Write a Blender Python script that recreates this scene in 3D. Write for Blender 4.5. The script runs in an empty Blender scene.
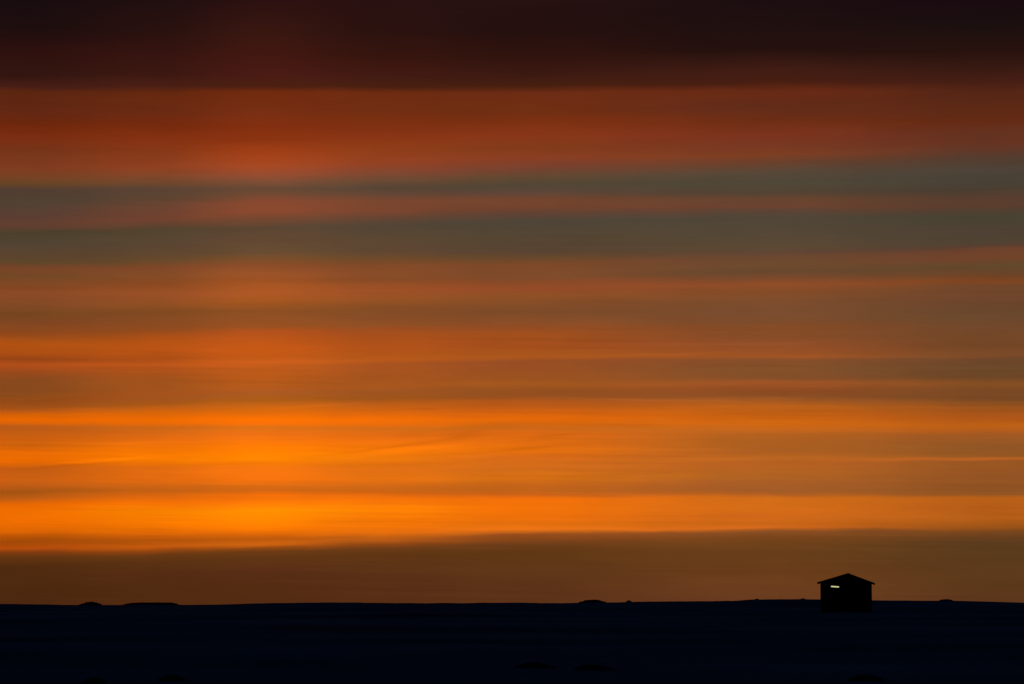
import bpy, bmesh, math, random
from mathutils import Vector, noise

random.seed(7)
scene = bpy.context.scene
COL = scene.collection

# ------------------------------------------------------------------ camera
W, H = 1024, 684
LENS = 100.0
F = W * LENS / 36.0                      # focal length in pixels
EYE = 1.7
EYE_ROW = 590.0                          # picture row of the eye level line
PITCH = math.atan((EYE_ROW - H / 2) / F)

cam_d = bpy.data.cameras.new("camera")
cam_d.lens = LENS
cam_d.sensor_width = 36.0
cam_d.clip_start = 0.5
cam_d.clip_end = 20000
cam = bpy.data.objects.new("camera", cam_d)
COL.objects.link(cam)
cam.location = (0, 0, EYE)
cam.rotation_euler = (math.pi / 2 + PITCH, 0, 0)
scene.camera = cam


def ray(x, y):
    """world direction of a point of the photograph"""
    u, v = (x - W / 2) / F, (H / 2 - y) / F
    return Vector((u, math.cos(PITCH) - v * math.sin(PITCH),
                   math.sin(PITCH) + v * math.cos(PITCH)))


def azel(x, y):
    d = ray(x, y)
    return (math.degrees(math.atan2(d.x, d.y)),
            math.degrees(math.atan2(d.z, math.hypot(d.x, d.y))))


def at(x, y, dist):
    d = ray(x, y)
    return Vector((0, 0, EYE)) + d * (dist / d.y)


def across(col, dist, row=600.0):
    """world x of a picture column at distance dist"""
    d = ray(col, row)
    return d.x / d.y * dist


def height(row, dist):
    """world z of a picture row at distance dist"""
    d = ray(W / 2, row)
    return EYE + d.z / d.y * dist


def lin(c):
    c = c / 255.0
    return c / 12.92 if c <= 0.04045 else ((c + 0.055) / 1.055) ** 2.4


# ------------------------------------------------------------------ render look
scene.render.engine = "CYCLES"
vs = scene.view_settings
vs.view_transform = "Standard"
vs.look = "None"
vs.exposure = 0
vs.gamma = 1
vs.use_curve_mapping = False

# ------------------------------------------------------------------ dusk sky
# Cloud strata.  Each row is one stratum seen at five azimuths:
# (row, r, g, b) at azimuth columns 30, 255, 512, 768, 994.
COLS = [30, 255, 512, 768, 994]
STRATA = [
 ((0,22,13,15),(0,40,17,16),(0,36,17,17),(0,28,14,16),(0,25,11,17)),
 ((30,28,14,14),(30,52,22,16),(30,33,16,15),(28,32,16,15),(28,28,16,15)),
 ((55,44,17,14),(55,62,24,17),(55,45,19,13),(48,36,17,14),(50,40,18,14)),
 ((75,48,22,16),(75,70,27,20),(75,58,26,18),(68,64,28,20),(70,56,26,18)),
 ((87,72,30,22),(86,76,32,18),(86,72,32,16),(82,72,30,18),(82,70,30,20)),
 ((92,92,38,16),(92,112,42,14),(93,108,44,20),(90,104,42,20),(92,86,38,22)),
 ((112,100,40,20),(112,118,46,18),(112,112,46,18),(108,98,44,26),(108,94,42,22)),
 ((126,112,40,12),(125,128,46,16),(122,124,48,18),(122,112,46,20),(120,100,42,20)),
 ((138,124,46,18),(140,140,52,18),(135,136,54,24),(136,124,52,30),(133,100,50,32)),
 ((150,118,52,24),(152,158,62,22),(148,132,60,26),(145,120,56,34),(143,104,52,34)),
 ((168,128,60,32),(165,166,72,34),(158,138,62,34),(154,124,62,34),(150,98,56,40)),
 ((178,118,66,36),(175,150,76,48),(167,124,66,46),(162,104,64,44),(158,84,60,46)),
 ((184,104,68,38),(182,124,76,52),(177,100,72,50),(172,86,71,56),(170,77,66,55)),
 ((190,82,64,48),(189,100,74,50),(186,82,70,52),(182,79,71,56),(181,73,66,54)),
 ((201,80,68,48),(195,112,74,46),(193,92,72,54),(193,84,70,50),(188,76,66,48)),
 ((212,88,66,48),(202,138,76,46),(200,116,72,44),(199,104,71,44),(196,88,64,44)),
 ((227,99,65,46),(212,138,76,44),(208,116,70,44),(207,108,69,45),(206,92,64,44)),
 ((230,88,66,44),(220,116,74,46),(214,98,70,50),(211,92,70,50),(211,80,66,46)),
 ((234,76,68,42),(228,92,72,48),(221,80,72,54),(217,80,72,54),(217,72,68,48)),
 ((244,82,70,48),(240,98,74,48),(238,86,72,48),(234,86,74,52),(232,80,68,50)),
 ((256,92,70,44),(252,104,78,48),(251,90,70,48),(249,92,75,50),(241,80,69,48)),
 ((263,94,70,42),(259,122,78,42),(259,104,72,42),(253,98,72,50),(245,90,66,46)),
 ((268,120,68,40),(266,140,76,40),(265,124,72,40),(257,108,74,46),(249,110,68,42)),
 ((277,116,72,38),(273,154,82,40),(271,126,74,42),(264,110,74,46),(258,114,68,42)),
 ((284,126,70,36),(280,156,80,34),(278,126,74,42),(271,104,72,46),(266,98,72,44)),
 ((288,132,70,34),(285,164,84,34),(283,140,74,38),(276,118,72,44),(274,106,68,40)),
 ((294,138,74,38),(293,174,88,38),(289,150,76,40),(283,142,76,40),(281,126,68,32)),
 ((305,132,74,38),(302,164,86,32),(297,142,80,38),(291,134,76,40),(286,114,70,42)),
 ((313,118,70,32),(312,140,78,34),(306,130,76,40),(300,124,76,44),(298,112,70,44)),
 ((322,128,70,34),(320,146,80,36),(312,124,74,40),(312,122,76,46),(308,106,70,44)),
 ((332,142,72,28),(328,152,80,32),(322,138,78,40),(321,124,76,44),(316,106,72,44)),
 ((337,156,76,24),(332,176,80,28),(328,148,76,34),(326,134,76,38),(326,114,72,44)),
 ((344,178,82,18),(340,186,84,24),(335,160,78,28),(336,134,76,40),(337,116,72,40)),
 ((353,172,78,20),(350,198,88,22),(346,164,78,28),(344,146,78,40),(346,116,70,38)),
 ((359,150,68,22),(358,192,88,22),(353,168,84,28),(353,152,80,36),(353,122,74,40)),
 ((365,180,80,26),(363,204,94,28),(357,172,86,28),(356,160,84,36),(356,124,74,40)),
 ((370,160,74,26),(368,190,90,26),(361,152,78,36),(360,134,78,42),(359,110,70,42)),
 ((380,138,74,30),(378,186,90,26),(370,154,80,34),(370,130,80,42),(368,108,72,42)),
 ((395,138,74,28),(386,180,90,28),(378,156,82,32),(378,132,78,40),(377,108,70,38)),
 ((400,150,76,24),(389,174,86,30),(384,164,88,30),(383,160,84,38),(384,134,78,34)),
 ((404,152,76,24),(393,168,88,34),(389,150,80,32),(388,146,76,34),(389,124,74,36)),
 ((408,160,80,24),(400,174,92,22),(396,150,80,32),(396,140,78,36),(399,120,72,36)),
 ((412,190,90,20),(404,192,98,24),(400,176,86,26),(400,162,88,36),(403,138,78,32)),
 ((415,215,98,6),(410,215,104,14),(405,190,92,24),(405,186,96,26),(408,158,84,28)),
 ((420,236,104,2),(420,250,112,2),(418,236,108,8),(416,204,100,18),(418,176,86,24)),
 ((423,220,100,8),(425,244,112,10),(424,220,106,16),(423,214,106,18),(426,188,96,22)),
 ((427,184,90,24),(428,220,112,22),(428,208,106,24),(431,202,106,30),(431,180,92,28)),
 ((438,200,94,16),(436,238,112,20),(434,224,106,18),(435,184,100,32),(435,162,88,34)),
 ((446,208,98,12),(444,250,120,8),(443,232,112,16),(445,176,98,32),(445,146,86,38)),
 ((454,232,106,4),(452,255,128,2),(450,238,116,12),(452,178,98,34),(453,146,86,36)),
 ((460,238,108,2),(459,255,134,2),(456,224,110,24),(457,188,102,32),(456.3,150,88,34)),
 ((464,222,102,6),(463,250,124,6),(462,218,110,24),(460,190,103,34),(458.6,190,98,36)),
 ((468,196,92,18),(468,246,118,16),(468,214,110,26),(464,188,100,34),(461,152,86,34)),
 ((480,204,96,18),(481,248,116,14),(479,218,114,20),(474,182,102,34),(476,150,84,36)),
 ((487,186,90,22),(486,222,108,20),(487,204,104,26),(484,172,96,40),(485,148,84,36)),
 ((492,166,84,18),(490,212,104,20),(491,196,102,24),(490,166,94,38),(492,142,82,34)),
 ((499,190,92,20),(494,236,108,10),(495,206,100,24),(493,184,98,34),(495,146,84,34)),
 ((505,236,106,2),(501,250,118,8),(499,250,116,10),(497,212,110,24),(498,184,96,24)),
 ((512,242,112,2),(510,255,142,2),(508,252,120,8),(508,220,112,24),(508,180,92,24)),
 ((524,240,110,2),(522,255,130,2),(516,246,116,10),(517,214,108,26),(518,184,96,26)),
 ((532,222,102,4),(530,246,118,4),(523,232,114,14),(524,206,104,22),(525,162,86,24)),
 ((537,190,86,6),(535,214,100,10),(528,238,116,20),(528,202,100,28),(528,148,80,26)),
 ((542,162,74,8),(540,186,88,12),(531,206,104,24),(530,172,90,30),(530,132,74,28)),
 ((549,186,78,12),(545,204,98,16),(534,150,76,28),(532,138,78,36),(532,120,70,30)),
 ((553,130,60,16),(548,150,72,16),(539,136,70,24),(537,124,70,28),(537,106,64,30)),
 ((558,100,54,18),(552,106,58,20),(544,112,62,26),(543,112,66,26),(543,92,60,30)),
 ((566,82,44,16),(558,94,52,20),(551,98,56,20),(551,104,62,26),(550,90,60,28)),
 ((580,78,42,16),(572,90,46,22),(567,96,56,24),(572,104,60,26),(567,92,58,28)),
 ((590,76,40,16),(585,84,44,18),(585,92,50,24),(588,108,62,30),(585,92,56,26)),
 ((606,78,40,16),(606,80,42,18),(606,92,50,24),(606,106,60,34),(606,96,56,30)),
]


def blend_columns(a, b, near, far):
    """an in-between azimuth: how far b's light reaches, high in the sky (near) and low down (far)"""
    out_ = []
    for i, st in enumerate(STRATA):
        t = max(0.0, min(1.0, (st[1][0] - 330) / 90.0))
        t = near + (far - near) * t
        ty = 0.5
        p, q = st[a], st[b]
        out_.append((p[0] + (q[0] - p[0]) * ty,) + tuple(p[k] + (q[k] - p[k]) * t for k in (1, 2, 3)))
    return out_


def muted(c):
    y, r_, g_, b_ = c
    return (y, r_ - 1, g_ - 3, b_ + 2) if 186 < y < 258 else c


def softened(i, c):
    y, r_, g_, b_ = STRATA[i][c]
    if 400 < y < 528 and c in (2, 3):
        return (y, r_ * 0.975, g_ * 0.97, b_)
    if y < 80 and c in (0, 1, 2):
        return (y, r_ + 3, g_, b_)
    return STRATA[i][c]


STRATA = [tuple(softened(i, c) for c in range(5)) for i in range(len(STRATA))]
_l = blend_columns(0, 1, 0.40, 0.55)
_m = blend_columns(2, 1, 0.36, 0.50)
COLS = [30, 150, 262, 385, 512, 768, 994]
STRATA = [tuple(muted(c) for c in (st[0], _l[i], st[1], _m[i], st[2], st[3], st[4])) for i, st in enumerate(STRATA)]
REF = 4                                             # strata heights are keyed to the third column

world = bpy.data.worlds.new("World")
scene.world = world
world.use_nodes = True
nt = world.node_tree
nt.nodes.clear()
N, L = nt.nodes, nt.links


def plug(sock, v):
    if isinstance(v, bpy.types.NodeSocket):
        L.new(v, sock)
    else:
        sock.default_value = v


def M(op, a, b=None, c=None, clamp=False):
    n = N.new("ShaderNodeMath")
    n.operation = op
    n.use_clamp = clamp
    plug(n.inputs[0], a)
    if b is not None:
        plug(n.inputs[1], b)
    if c is not None:
        plug(n.inputs[2], c)
    return n.outputs[0]


def remap(v, a, b, c=0.0, d=1.0, smooth=False):
    n = N.new("ShaderNodeMapRange")
    n.clamp = True
    n.interpolation_type = "SMOOTHSTEP" if smooth else "LINEAR"
    plug(n.inputs["Value"], v)
    for k, q in zip(("From Min", "From Max", "To Min", "To Max"), (a, b, c, d)):
        n.inputs[k].default_value = q
    return n.outputs[0]


def mix(fac, a, b, blend="MIX"):
    n = N.new("ShaderNodeMix")
    n.data_type = "RGBA"
    n.blend_type = blend
    n.clamp_factor = True
    plug(n.inputs[0], fac)
    plug(n.inputs[6], a)
    plug(n.inputs[7], b)
    return n.outputs[2]


def ramp(v, stops):
    """stops: (pos 0..1, (r,g,b))"""
    n = N.new("ShaderNodeValToRGB")
    cr = n.color_ramp
    cr.interpolation = "LINEAR"
    while len(cr.elements) < len(stops):
        cr.elements.new(0.5)
    for e, (p, c) in zip(cr.elements, stops):
        e.position = p
    for e, (p, c) in zip(cr.elements, stops):
        e.color = (*c, 1)
    plug(n.inputs[0], v)
    return n.outputs[0]


def long_ramp(v, keys):
    """a ramp of any number of stops (keys sorted by position), cut into three"""
    n = len(keys)
    cuts = [0, n // 3, 2 * n // 3, n - 1]
    out = None
    for a, b in zip(cuts, cuts[1:]):
        ks = keys[a:b + 1]
        lo, hi = ks[0][0], ks[-1][0]
        st = [((p - lo) / (hi - lo), c) for p, c in ks]
        r = ramp(remap(v, lo, hi), st)
        if out is None:
            out = r
        else:
            out = mix(M("GREATER_THAN", v, lo), out, r)
    return out


tc = N.new("ShaderNodeTexCoord")
sep = N.new("ShaderNodeSeparateXYZ")
L.new(tc.outputs["Generated"], sep.inputs[0])
dx, dy, dz = sep.outputs
az = M("MULTIPLY", M("ARCTAN2", dx, dy), 180 / math.pi)
el = M("MULTIPLY", M("ARCSINE", dz), 180 / math.pi)


def sky_noise(sx, sy, off, detail=3.0, rough=0.5, tilt=0.0):
    cb = N.new("ShaderNodeCombineXYZ")
    plug(cb.inputs[0], M("MULTIPLY_ADD", az, sx, off))
    plug(cb.inputs[1], M("MULTIPLY", M("MULTIPLY_ADD", az, tilt, el), sy))
    t = N.new("ShaderNodeTexNoise")
    t.noise_dimensions = "2D"
    t.inputs["Scale"].default_value = 1.0
    t.inputs["Detail"].default_value = detail
    t.inputs["Roughness"].default_value = rough
    L.new(cb.outputs[0], t.inputs["Vector"])
    return M("SUBTRACT", t.outputs["Fac"], 0.5)


PX = 180 / math.pi / F                                # degrees per picture row near the axis
# strata are not ruler-straight: long gentle waves in their height
wave = M("MULTIPLY_ADD", sky_noise(0.30, 1.2, 3.1, 2.0), 5.0 * PX,
         M("MULTIPLY", sky_noise(1.1, 6.0, 11.7, 3.0), 2.0 * PX))
elw = M("ADD", el, wave)

AZC = [azel(c, 330)[0] for c in COLS]
wgt = [remap(az, AZC[i], AZC[i + 1], smooth=True) for i in range(len(COLS) - 1)]
lw = [remap(az, AZC[i], AZC[i + 1]) for i in range(len(COLS) - 1)]
EL = [[azel(COLS[c], s[c][0])[1] for s in STRATA] for c in range(len(COLS))]

# shift of each stratum at each azimuth relative to the reference column
DR = 1.2                                              # degrees of shift the ramps span
shift = None
for c in range(len(COLS)):
    ks = []
    for i in range(len(STRATA)):
        d = (EL[REF][i] - EL[c][i]) / DR * 0.5 + 0.5
        ks.append((EL[c][i], (d, d, d)))
    ks.sort(key=lambda k: k[0])
    s = long_ramp(elw, ks) if c != REF else (0.5, 0.5, 0.5, 1)
    shift = s if shift is None else mix(lw[c - 1], shift, s)
sh = N.new("ShaderNodeSeparateColor")
plug(sh.inputs[0], shift)
e_ref = M("MULTIPLY_ADD", M("SUBTRACT", sh.outputs[0], 0.5), 2 * DR, elw)

colour = None
for c in range(len(COLS)):
    ks = sorted(((EL[REF][i], tuple(lin(q) for q in STRATA[i][c][1:])) for i in range(len(STRATA))),
                key=lambda k: k[0])
    r = long_ramp(e_ref, ks)
    colour = r if colour is None else mix(wgt[c - 1], colour, r)

# fine streaks of cirrus, long and thin, and soft patches
fine = sky_noise(0.16, 6.5, 0.0, 3.0, 0.5)
patch = sky_noise(0.45, 2.2, 23.0, 3.0, 0.55)
wisp = sky_noise(0.8, 6.0, 41.0, 3.0, 0.55)
gain = M("ADD", 1.0, M("MULTIPLY", fine, 0.08))
gain = M("ADD", gain, M("MULTIPLY", patch, 0.15))
gain = M("ADD", gain, M("MULTIPLY", wisp, 0.06))
# thin crisp streaks, some lit from below and some in shade, gathered in loose groups
thin = sky_noise(0.13, 13.0, 61.0, 3.0, 0.5, 0.012)
groups = remap(sky_noise(0.22, 1.3, 83.0, 2.0, 0.5), -0.10, 0.16, smooth=True)
lines = M("SUBTRACT", remap(thin, 0.05, 0.16, smooth=True), remap(thin, -0.05, -0.16, smooth=True))
gain = M("ADD", gain, M("MULTIPLY", M("MULTIPLY", lines, groups), remap(el, 7.0, 4.5, 0.015, 0.06)))
# a patch of slanting cirrus below the middle of the sky
ca, ce = azel(440, 446)
gx = M("DIVIDE", M("SUBTRACT", az, ca), 3.2)
gy = M("DIVIDE", M("SUBTRACT", el, ce), 0.42)
blob = M("POWER", 2.718, M("MULTIPLY", M("ADD", M("MULTIPLY", gx, gx), M("MULTIPLY", gy, gy)), -1.0))
cir = sky_noise(0.26, 6.5, 97.0, 4.0, 0.62, -0.06)
gain = M("ADD", gain, M("MULTIPLY", M("MULTIPLY", cir, blob), 0.40))
# single cloud strands: (column, row) of both ends, half thickness in rows, lighter (+) or darker (-)
STRANDS = [
 (350, 451, 440, 440, 1.4, -0.16), (330, 459, 480, 441, 3.4, 0.08), (290, 465, 470, 463, 2.6, -0.07),
 (490, 451, 562, 445, 1.4, -0.13), (440, 437, 482, 434, 4.0, -0.11), (530, 438, 575, 435, 2.6, -0.10),
 (70, 443.5, 205, 442, 1.2, 0.12), (40, 465, 175, 456, 1.5, 0.17), (25, 468, 130, 463, 1.3, -0.12),
 (150, 466, 290, 463, 1.6, -0.08), (540, 396, 740, 402, 1.1, 0.16), (690, 459.5, 830, 457.5, 1.2, 0.08),
 (600, 357, 760, 352, 1.0, 0.10), (560, 529, 770, 528, 1.2, 0.12), (280, 408, 350, 403, 1.3, 0.12),
 (395, 409, 450, 407, 1.0, -0.12), (560, 476, 690, 471, 1.4, -0.07), (20, 402, 110, 396, 2.2, -0.07),
 (90, 529, 230, 531, 1.3, -0.07), (330, 521, 470, 518, 1.3, -0.06), (0, 234, 190, 227, 1.0, -0.08),
 (640, 345, 860, 341, 1.0, 0.09), (150, 552, 300, 545, 1.1, 0.16),
]
for x0, y0, x1, y1, half, g in STRANDS:
    a0, e0 = azel(x0, y0)
    a1, e1 = azel(x1, y1)
    t = M("MULTIPLY_ADD", az, 2 / (a1 - a0), -(a0 + a1) / (a1 - a0))        # -1 .. 1 along the strand
    mid = M("MULTIPLY_ADD", t, (e1 - e0) / 2, (e0 + e1) / 2)
    off = M("DIVIDE", M("SUBTRACT", elw, mid), half * PX)
    q = M("MULTIPLY_ADD", M("MULTIPLY", t, t), 1.1, M("MULTIPLY", off, off))
    gain = M("MULTIPLY_ADD", M("POWER", 2.718, M("MULTIPLY", q, -1.0)), g, gain)
# faint pillar of light standing over the hidden sun
SUN_AZ = azel(258, 520)[0]
pil = M("DIVIDE", M("SUBTRACT", az, SUN_AZ), 1.15)
pil = M("POWER", 2.718, M("MULTIPLY", M("MULTIPLY", pil, pil), -1.0))
gain = M("ADD", gain, M("MULTIPLY", pil, 0.03))
gs = N.new("ShaderNodeVectorMath")
gs.operation = "SCALE"
L.new(colour, gs.inputs[0])
plug(gs.inputs[3], gain)
strata_col = gs.outputs[0]

# the rest of the dome: clear deep-dusk sky
SUN_EL = 0.6
sky = N.new("ShaderNodeTexSky")
sky.sky_type = "NISHITA"
sky.sun_disc = False
sky.sun_elevation = math.radians(-3.0)      # the lit layer of air; the disc itself is at the cloud bank's edge
sky.sun_rotation = math.radians(SUN_AZ)
sky.altitude = 100
sky.air_density = 1.0
sky.dust_density = 0.3
sky.ozone_density = 4.0
sk = N.new("ShaderNodeVectorMath")
sk.operation = "SCALE"
L.new(mix(1.0, sky.outputs[0], (0.02, 1.45, 1.05, 1), "MULTIPLY"), sk.inputs[0])
SKY_STRENGTH = 0.115
sk.inputs[3].default_value = SKY_STRENGTH
daz = M("ABSOLUTE", M("SUBTRACT", az, 0.0))
side = remap(daz, 11.5, 26.0, smooth=True)
up = remap(el, 12.3, 20.0, smooth=True)
rest = M("MAXIMUM", side, up)
final = mix(rest, strata_col, sk.outputs[0])
bg = N.new("ShaderNodeBackground")
L.new(final, bg.inputs[0])
bg.inputs[1].default_value = 1.0
out = N.new("ShaderNodeOutputWorld")
L.new(bg.outputs[0], out.inputs[0])

# the sun, veiled by the cloud bank on the horizon
sun_d = bpy.data.lights.new("sun", "SUN")
sun_d.energy = 0.002
sun_d.angle = math.radians(6)
sun_d.color = (1.0, 0.45, 0.12)
sun = bpy.data.objects.new("sun", sun_d)
COL.objects.link(sun)
sun.rotation_euler = (math.radians(-(90 - SUN_EL)), 0, math.radians(-SUN_AZ))
sun.rotation_euler = Vector((math.sin(math.radians(SUN_AZ)), math.cos(math.radians(SUN_AZ)),
                             math.sin(math.radians(SUN_EL)))).to_track_quat("Z", "Y").to_euler()
sun.location = (-400, 3000, 400)


# ------------------------------------------------------------------ materials
def material(name, base, rough, noise_scale, dark, bump=0.0, bump_scale=20.0, spec=0.3):
    m = bpy.data.materials.new(name)
    m.use_nodes = True
    t = m.node_tree
    b = t.nodes["Principled BSDF"]
    b.inputs["Roughness"].default_value = rough
    b.inputs["Specular IOR Level"].default_value = spec
    tx = t.nodes.new("ShaderNodeTexCoord")
    n = t.nodes.new("ShaderNodeTexNoise")
    n.inputs["Scale"].default_value = noise_scale
    n.inputs["Detail"].default_value = 6
    t.links.new(tx.outputs["Object"], n.inputs["Vector"])
    r = t.nodes.new("ShaderNodeValToRGB")
    r.color_ramp.elements[0].position = 0.3
    r.color_ramp.elements[0].color = (*dark, 1)
    r.color_ramp.elements[1].position = 0.7
    r.color_ramp.elements[1].color = (*base, 1)
    t.links.new(n.outputs["Fac"], r.inputs[0])
    t.links.new(r.outputs[0], b.inputs["Base Color"])
    if bump:
        n2 = t.nodes.new("ShaderNodeTexNoise")
        n2.inputs["Scale"].default_value = bump_scale
        n2.inputs["Detail"].default_value = 5
        t.links.new(tx.outputs["Object"], n2.inputs["Vector"])
        bp = t.nodes.new("ShaderNodeBump")
        bp.inputs["Strength"].default_value = bump
        bp.inputs["Distance"].default_value = 0.03
        t.links.new(n2.outputs["Fac"], bp.inputs["Height"])
        t.links.new(bp.outputs[0], b.inputs["Normal"])
    return m


def timber_material():
    m = material("tarred_timber", (0.022, 0.019, 0.016), 0.85, 3.0, (0.010, 0.009, 0.008))
    t = m.node_tree
    tx = t.nodes.new("ShaderNodeTexCoord")
    wv = t.nodes.new("ShaderNodeTexWave")
    wv.bands_direction = "X"
    wv.inputs["Scale"].default_value = 2.2
    wv.inputs["Distortion"].default_value = 0.2
    t.links.new(tx.outputs["Object"], wv.inputs["Vector"])
    bp = t.nodes.new("ShaderNodeBump")
    bp.inputs["Strength"].default_value = 0.4
    bp.inputs["Distance"].default_value = 0.02
    t.links.new(wv.outputs["Fac"], bp.inputs["Height"])
    t.links.new(bp.outputs[0], t.nodes["Principled BSDF"].inputs["Normal"])
    return m


SNOW = material("wind_packed_snow", (0.80, 0.86, 0.90), 0.8, 0.045, (0.26, 0.28, 0.31), 0.3, 1.2, 0.0)
ROCK = material("dark_rock", (0.11, 0.11, 0.11), 0.9, 2.0, (0.05, 0.05, 0.05), 0.6, 9.0, 0.1)
TIMBER = timber_material()
ROOFING = material("roofing_felt", (0.025, 0.024, 0.024), 0.9, 4.0, (0.012, 0.012, 0.012), 0.3, 40.0, 0.1)
TRIM = material("dark_trim", (0.03, 0.026, 0.022), 0.8, 6.0, (0.015, 0.013, 0.011), 0.2, 30.0, 0.1)
STONE = material("footing_stone", (0.06, 0.06, 0.06), 0.9, 5.0, (0.03, 0.03, 0.03), 0.5, 12.0, 0.1)
LIT = bpy.data.materials.new("lit_pane")
LIT.use_nodes = True
_b = LIT.node_tree.nodes["Principled BSDF"]
_b.inputs["Base Color"].default_value = (0.3, 0.3, 0.25, 1)
_n = LIT.node_tree.nodes.new("ShaderNodeTexNoise")
_n.inputs["Scale"].default_value = 3.0
_r = LIT.node_tree.nodes.new("ShaderNodeValToRGB")
_r.color_ramp.elements[0].color = (0.42, 0.42, 0.14, 1)
_r.color_ramp.elements[1].color = (0.92, 0.92, 0.48, 1)
LIT.node_tree.links.new(_n.outputs["Fac"], _r.inputs[0])
LIT.node_tree.links.new(_r.outputs[0], _b.inputs["Emission Color"])
_b.inputs["Emission Strength"].default_value = 1.0


def link(name, bm, mat, parent=None, smooth=False):
    me = bpy.data.meshes.new(name)
    bm.normal_update()
    bm.to_mesh(me)
    bm.free()
    me.materials.append(mat)
    if smooth:
        for p in me.polygons:
            p.use_smooth = True
    o = bpy.data.objects.new(name, me)
    COL.objects.link(o)
    if parent:
        o.parent = parent
    return o


def box(bm, x0, x1, y0, y1, z0, z1):
    v = [bm.verts.new((x, y, z)) for z in (z0, z1) for y in (y0, y1) for x in (x0, x1)]
    for f in ((0, 2, 3, 1), (4, 5, 7, 6), (0, 1, 5, 4), (2, 6, 7, 3), (0, 4, 6, 2), (1, 3, 7, 5)):
        bm.faces.new([v[i] for i in f])


def prism(bm, pts, y0, y1):
    """pts: (x, z) outline, counter-clockwise seen from -y"""
    a = [bm.verts.new((x, y0, z)) for x, z in pts]
    b = [bm.verts.new((x, y1, z)) for x, z in pts]
    bm.faces.new(a)
    bm.faces.new(list(reversed(b)))
    n = len(pts)
    for i in range(n):
        j = (i + 1) % n
        bm.faces.new((a[j], a[i], b[i], b[j]))


# ------------------------------------------------------------------ snow-covered ground
CREST = 420.0
# skyline of the rise against the sky: (column, row)
SKYLINE = [(-400, 604.6), (-60, 603.4), (0, 604.0), (40, 604.6), (78, 605.2), (110, 605.0), (126, 604.8),
           (150, 604.6), (185, 605.0), (220, 604.6), (256, 603.4), (300, 602.7), (350, 602.5), (400, 603.2),
           (460, 603.1), (512, 602.6), (560, 603.2), (610, 602.4), (650, 601.6), (700, 601.3), (740, 600.7),
           (756, 599.6), (800, 599.1), (840, 599.8), (872, 600.3), (910, 600.6), (960, 600.9), (990, 602.2),
           (1024, 603.0), (1100, 603.6), (1400, 603.0)]


def skyline(x):
    for (a, ya), (b, yb) in zip(SKYLINE, SKYLINE[1:]):
        if x <= b:
            t = max(0.0, min(1.0, (x - a) / (b - a)))
            return ya + (yb - ya) * t
    return SKYLINE[-1][1]


KX = ray(W / 2, 600).y


def ground_z(x, y):
    col = W / 2 + F * x / CREST * KX
    zc = height(skyline(col), CREST)
    zc += 0.05 * noise.noise(Vector((x * 0.35, 3.0, 0.0))) + 0.03 * noise.noise(Vector((x * 1.3, 7.0, 0.0)))
    if y <= 215:
        z = 0.0
    elif y <= CREST:
        t = (y - 215) / (CREST - 215)
        t = t * t * (3 - 2 * t)
        z = zc * t
    else:
        d = y - CREST
        z = zc - 0.035 * d * d / (d + 60.0)
    drift = noise.noise(Vector((x * 0.07, y * 0.045, 1.0))) * 0.09 \
        + noise.noise(Vector((x * 0.45, y * 0.16, 5.0))) * 0.035
    fade = 1.0 - max(0.0, min(1.0, (abs(y) - 230) / 150.0))
    return z + drift * fade


def spaced(lo, hi, fn):
    v, out_ = lo, [lo]
    while v < hi:
        v += fn(v)
        out_.append(min(v, hi))
    return out_


xs = spaced(-3000, 3000, lambda v: 0.5 if abs(v) < 90 else min(200.0, 0.5 + (abs(v) - 88) * 0.12)
            if v > 0 else max(0.5, min(200.0, (abs(v) - 88) * 0.12)))
ys = spaced(-1500, 5000, lambda v: max(4.0, min(200.0, -v * 0.15)) if v < 30 else
            1.5 if v < 140 else 4.0 if v < 400 else 1.0 if v < 436 else min(250.0, 1.0 + (v - 436) * 0.15))
me = bpy.data.meshes.new("ground")
verts = [(x, y, ground_z(x, y)) for y in ys for x in xs]
nx = len(xs)
faces = [(j * nx + i, j * nx + i + 1, (j + 1) * nx + i + 1, (j + 1) * nx + i)
         for j in range(len(ys) - 1) for i in range(nx - 1)]
me.from_pydata(verts, [], faces)
me.polygons.foreach_set("use_smooth", [True] * len(faces))
me.materials.append(SNOW)
ground = bpy.data.objects.new("ground", me)
COL.objects.link(ground)
ground["kind"] = "structure"
ground["label"] = "dark blue snow-covered ground rising to a low skyline under the sunset"


# ------------------------------------------------------------------ rocks poking out of the snow
def rock(col, row_top, row_base, half_w, dist, label, group, name="boulder", depth=0.7, flat=2.6, skew=0.0):
    """a rock of half width half_w picture columns standing at distance dist"""
    x = across(col, dist, row_base)
    w = half_w / F * dist
    gz = ground_z(x, dist)
    top = height(row_top, dist)
    h = max(top - gz, 0.12)
    bm = bmesh.new()
    bmesh.ops.create_icosphere(bm, subdivisions=5, radius=1.0)
    seed = col * 0.37 + row_top
    for v in bm.verts:
        p = v.co.copy()
        r = math.hypot(p.x, p.y)
        zz = max(0.0, 1.0 - r ** flat) ** (1.0 / flat) if r < 1 else 0.0
        s = 1 if p.z >= 0 else -0.35
        q = Vector((p.x * w, p.y * w * depth, s * zz * h))
        k = 0.20 * noise.fractal(Vector((p.x * 2.4 + seed, p.y * 2.4, p.z * 2.4)), 0.8, 2.1, 6)
        q.x *= 1 + k
        q.y *= 1 + k * 1.2
        q.z *= 1 + k * 0.9 + skew * p.x
        v.co = q
    o = link(name, bm, ROCK, None, False)
    o.location = (x, dist, gz)
    o["label"] = label
    o["category"] = "rock"
    o["group"] = group
    return o


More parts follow.
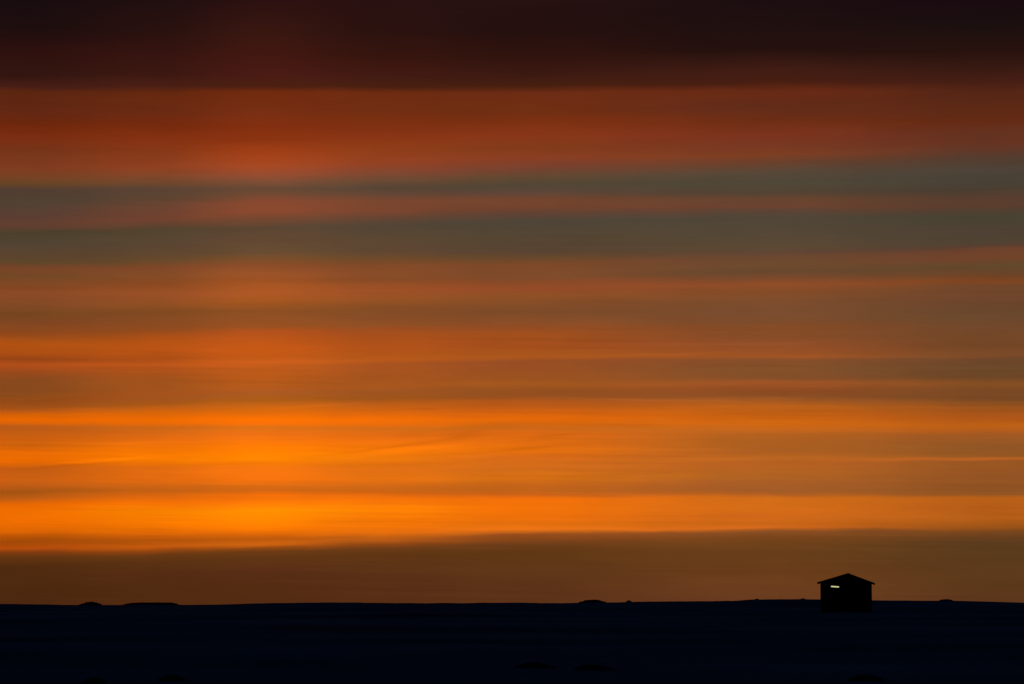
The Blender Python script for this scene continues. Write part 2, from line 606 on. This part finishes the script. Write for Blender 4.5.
SK = "low rocks on the skyline"
rock(91, 601.9, 605, 11, CREST - 2, "small pointed dark rock on the skyline, leftmost of the skyline rocks", SK, depth=0.6, flat=1.5)
rock(152, 602.4, 605, 26, CREST - 1, "long flat-topped dark rock ridge on the skyline, widest of all the rocks", SK, depth=0.35, flat=2.2, skew=0.15)
rock(592, 599.6, 603, 14, CREST - 2, "rounded dark rock hump on the skyline near the middle of the picture", SK, depth=0.6, flat=1.5)
rock(629, 600.3, 602, 3, CREST - 2, "tiny dark stone on the skyline just right of the rounded hump", SK, name="stone", flat=1.4)
rock(946, 599.2, 601, 7, CREST - 2, "low dark rock on the skyline to the right of the hut", SK, depth=0.6, flat=1.8)
rock(757, 598.6, 600, 2, CREST - 2, "tiny dark stone on the skyline where the rise steps up left of the hut", SK, name="stone", flat=1.4)
rock(803, 598.4, 600, 2.5, CREST - 2, "tiny dark stone on the skyline closest to the left of the hut", SK, name="stone", flat=1.6)
FG = "dark rocks in the foreground snow"
rock(536, 664.5, 671, 20, 62, "low wide black rock in the foreground snow, left of a similar flatter one", FG, depth=0.9, flat=1.5, skew=-0.3)
rock(594, 668, 674, 21, 60, "flat black rock in the foreground snow, right of a slightly taller one", FG, depth=0.8, flat=1.4, skew=-0.25)
rock(866, 676.0, 686, 17, 53.5, "black rock at the bottom edge of the picture below the hut", FG, depth=0.9, flat=1.7, skew=-0.2)
rock(172, 677.0, 686, 14, 53.5, "black rock at the bottom edge of the picture on the left, larger one", FG, depth=0.9, flat=1.6)
rock(94, 680.5, 688, 12, 52.5, "small black rock at the bottom left, leftmost of the foreground rocks", FG, depth=0.9, flat=1.6)

# ------------------------------------------------------------------ the hut
HD = 215.0                                   # distance of the gable wall
S = HD / F                                   # metres per picture column at the hut
XL, XR = across(820.8, HD), across(871.6, HD)
HX = (XL + XR) / 2
hw = (XR - XL) / 2                           # half width of the gable
DEP = 3.5
Z0 = ground_z(HX, HD)
BASE = height(613.2, HD)
EAVE = height(582.6, HD) - BASE    # above the base
RIDGE = height(573.1, HD) - BASE

hut = bpy.data.objects.new("hut", None)
COL.objects.link(hut)
hut.empty_display_size = 1.0
hut.location = (HX, HD, BASE)
hut["label"] = "small black gabled hut with one narrow lit window on the skyline"
hut["category"] = "hut"

hut.rotation_euler = (0, 0, -math.atan((846.3 - W / 2) / F) + math.radians(0.8))
T = 0.11                                     # roof thickness
OV = 0.235                                   # overhang at the eaves
RX = across(848.4, HD) - HX                # the ridge sits a little off the middle
EL_, ER_ = EAVE + 0.03, EAVE - 0.035         # left and right eave heights
sl, sr = (RIDGE - EL_) / (RX + hw + OV), (RIDGE - ER_) / (hw + OV - RX)
wl, wr = EL_ + OV * sl - T - 0.01, ER_ + OV * sr - T - 0.01
bm = bmesh.new()
prism(bm, [(-hw, 0.12), (hw, 0.12), (hw, wr), (RX, RIDGE - T - 0.01), (-hw, wl)], 0.0, DEP)
link("wall", bm, TIMBER, hut)
bm = bmesh.new()
box(bm, -hw - 0.015, hw + 0.015, -0.015, DEP + 0.015, -0.45, 0.12 - 0.003)
link("foundation", bm, STONE, hut)
bm = bmesh.new()
a, e = -hw - OV, hw + OV
prism(bm, [(a, EL_ - T), (RX, RIDGE - T), (RX, RIDGE), (a, EL_)], -0.2, DEP + 0.2)
prism(bm, [(RX, RIDGE - T), (e, ER_ - T), (e, ER_), (RX, RIDGE)], -0.2, DEP + 0.2)
bmesh.ops.remove_doubles(bm, verts=bm.verts, dist=0.0005)
bmesh.ops.delete(bm, geom=[f for f in bm.faces if all(abs(v.co.x - RX) < 1e-4 for v in f.verts)], context="FACES_ONLY")
roof = link("roof", bm, ROOFING, hut)
bm = bmesh.new()
prism(bm, [(RX - 0.08, RIDGE - 0.08 * sl + 0.004), (RX + 0.08, RIDGE - 0.08 * sr + 0.004), (RX, RIDGE + 0.025)], -0.21, DEP + 0.21)
link("ridge_cap", bm, TRIM, roof)
for ex, ez, k in ((a - 0.012, EL_, -1), (e + 0.012, ER_, 1)):
    bm = bmesh.new()
    pts = [(RX, RIDGE - T - 0.05), (ex, ez - T - 0.05), (ex, ez + 0.001), (RX, RIDGE + 0.003)]
    if k < 0:
        pts.reverse()
    prism(bm, pts, -0.225, -0.202)
    link("bargeboard", bm, TRIM, roof)
for k, top in ((-1, wl), (1, wr)):
    bm = bmesh.new()
    x0, x1 = sorted((k * (hw + 0.012), k * (hw - 0.10)))
    box(bm, x0, x1, -0.025, -0.003, 0.13, top - 0.03)
    link("corner_board", bm, TRIM, hut)
# narrow lit window, hanging a little askew
wx = across(835.2, HD) - HX
wz = height(586.7, HD) - BASE
ww, wh = 3.9 * S, 0.60 * S
bm = bmesh.new()
box(bm, -ww - 0.05, ww + 0.05, -0.05, -0.004, wh, wh + 0.045)
box(bm, -ww - 0.05, ww + 0.05, -0.05, -0.004, -wh - 0.045, -wh)
box(bm, -ww - 0.05, -ww, -0.05, -0.004, -wh + 0.001, wh - 0.001)
box(bm, ww, ww + 0.05, -0.05, -0.004, -wh + 0.001, wh - 0.001)
win = link("window", bm, TRIM, hut)
win.location = (wx, 0, wz)
win.rotation_euler = (0, math.radians(4.0), 0)
bm = bmesh.new()
box(bm, -ww + 0.001, ww - 0.001, -0.02, -0.006, -wh + 0.001, wh - 0.001)
link("pane", bm, LIT, win)
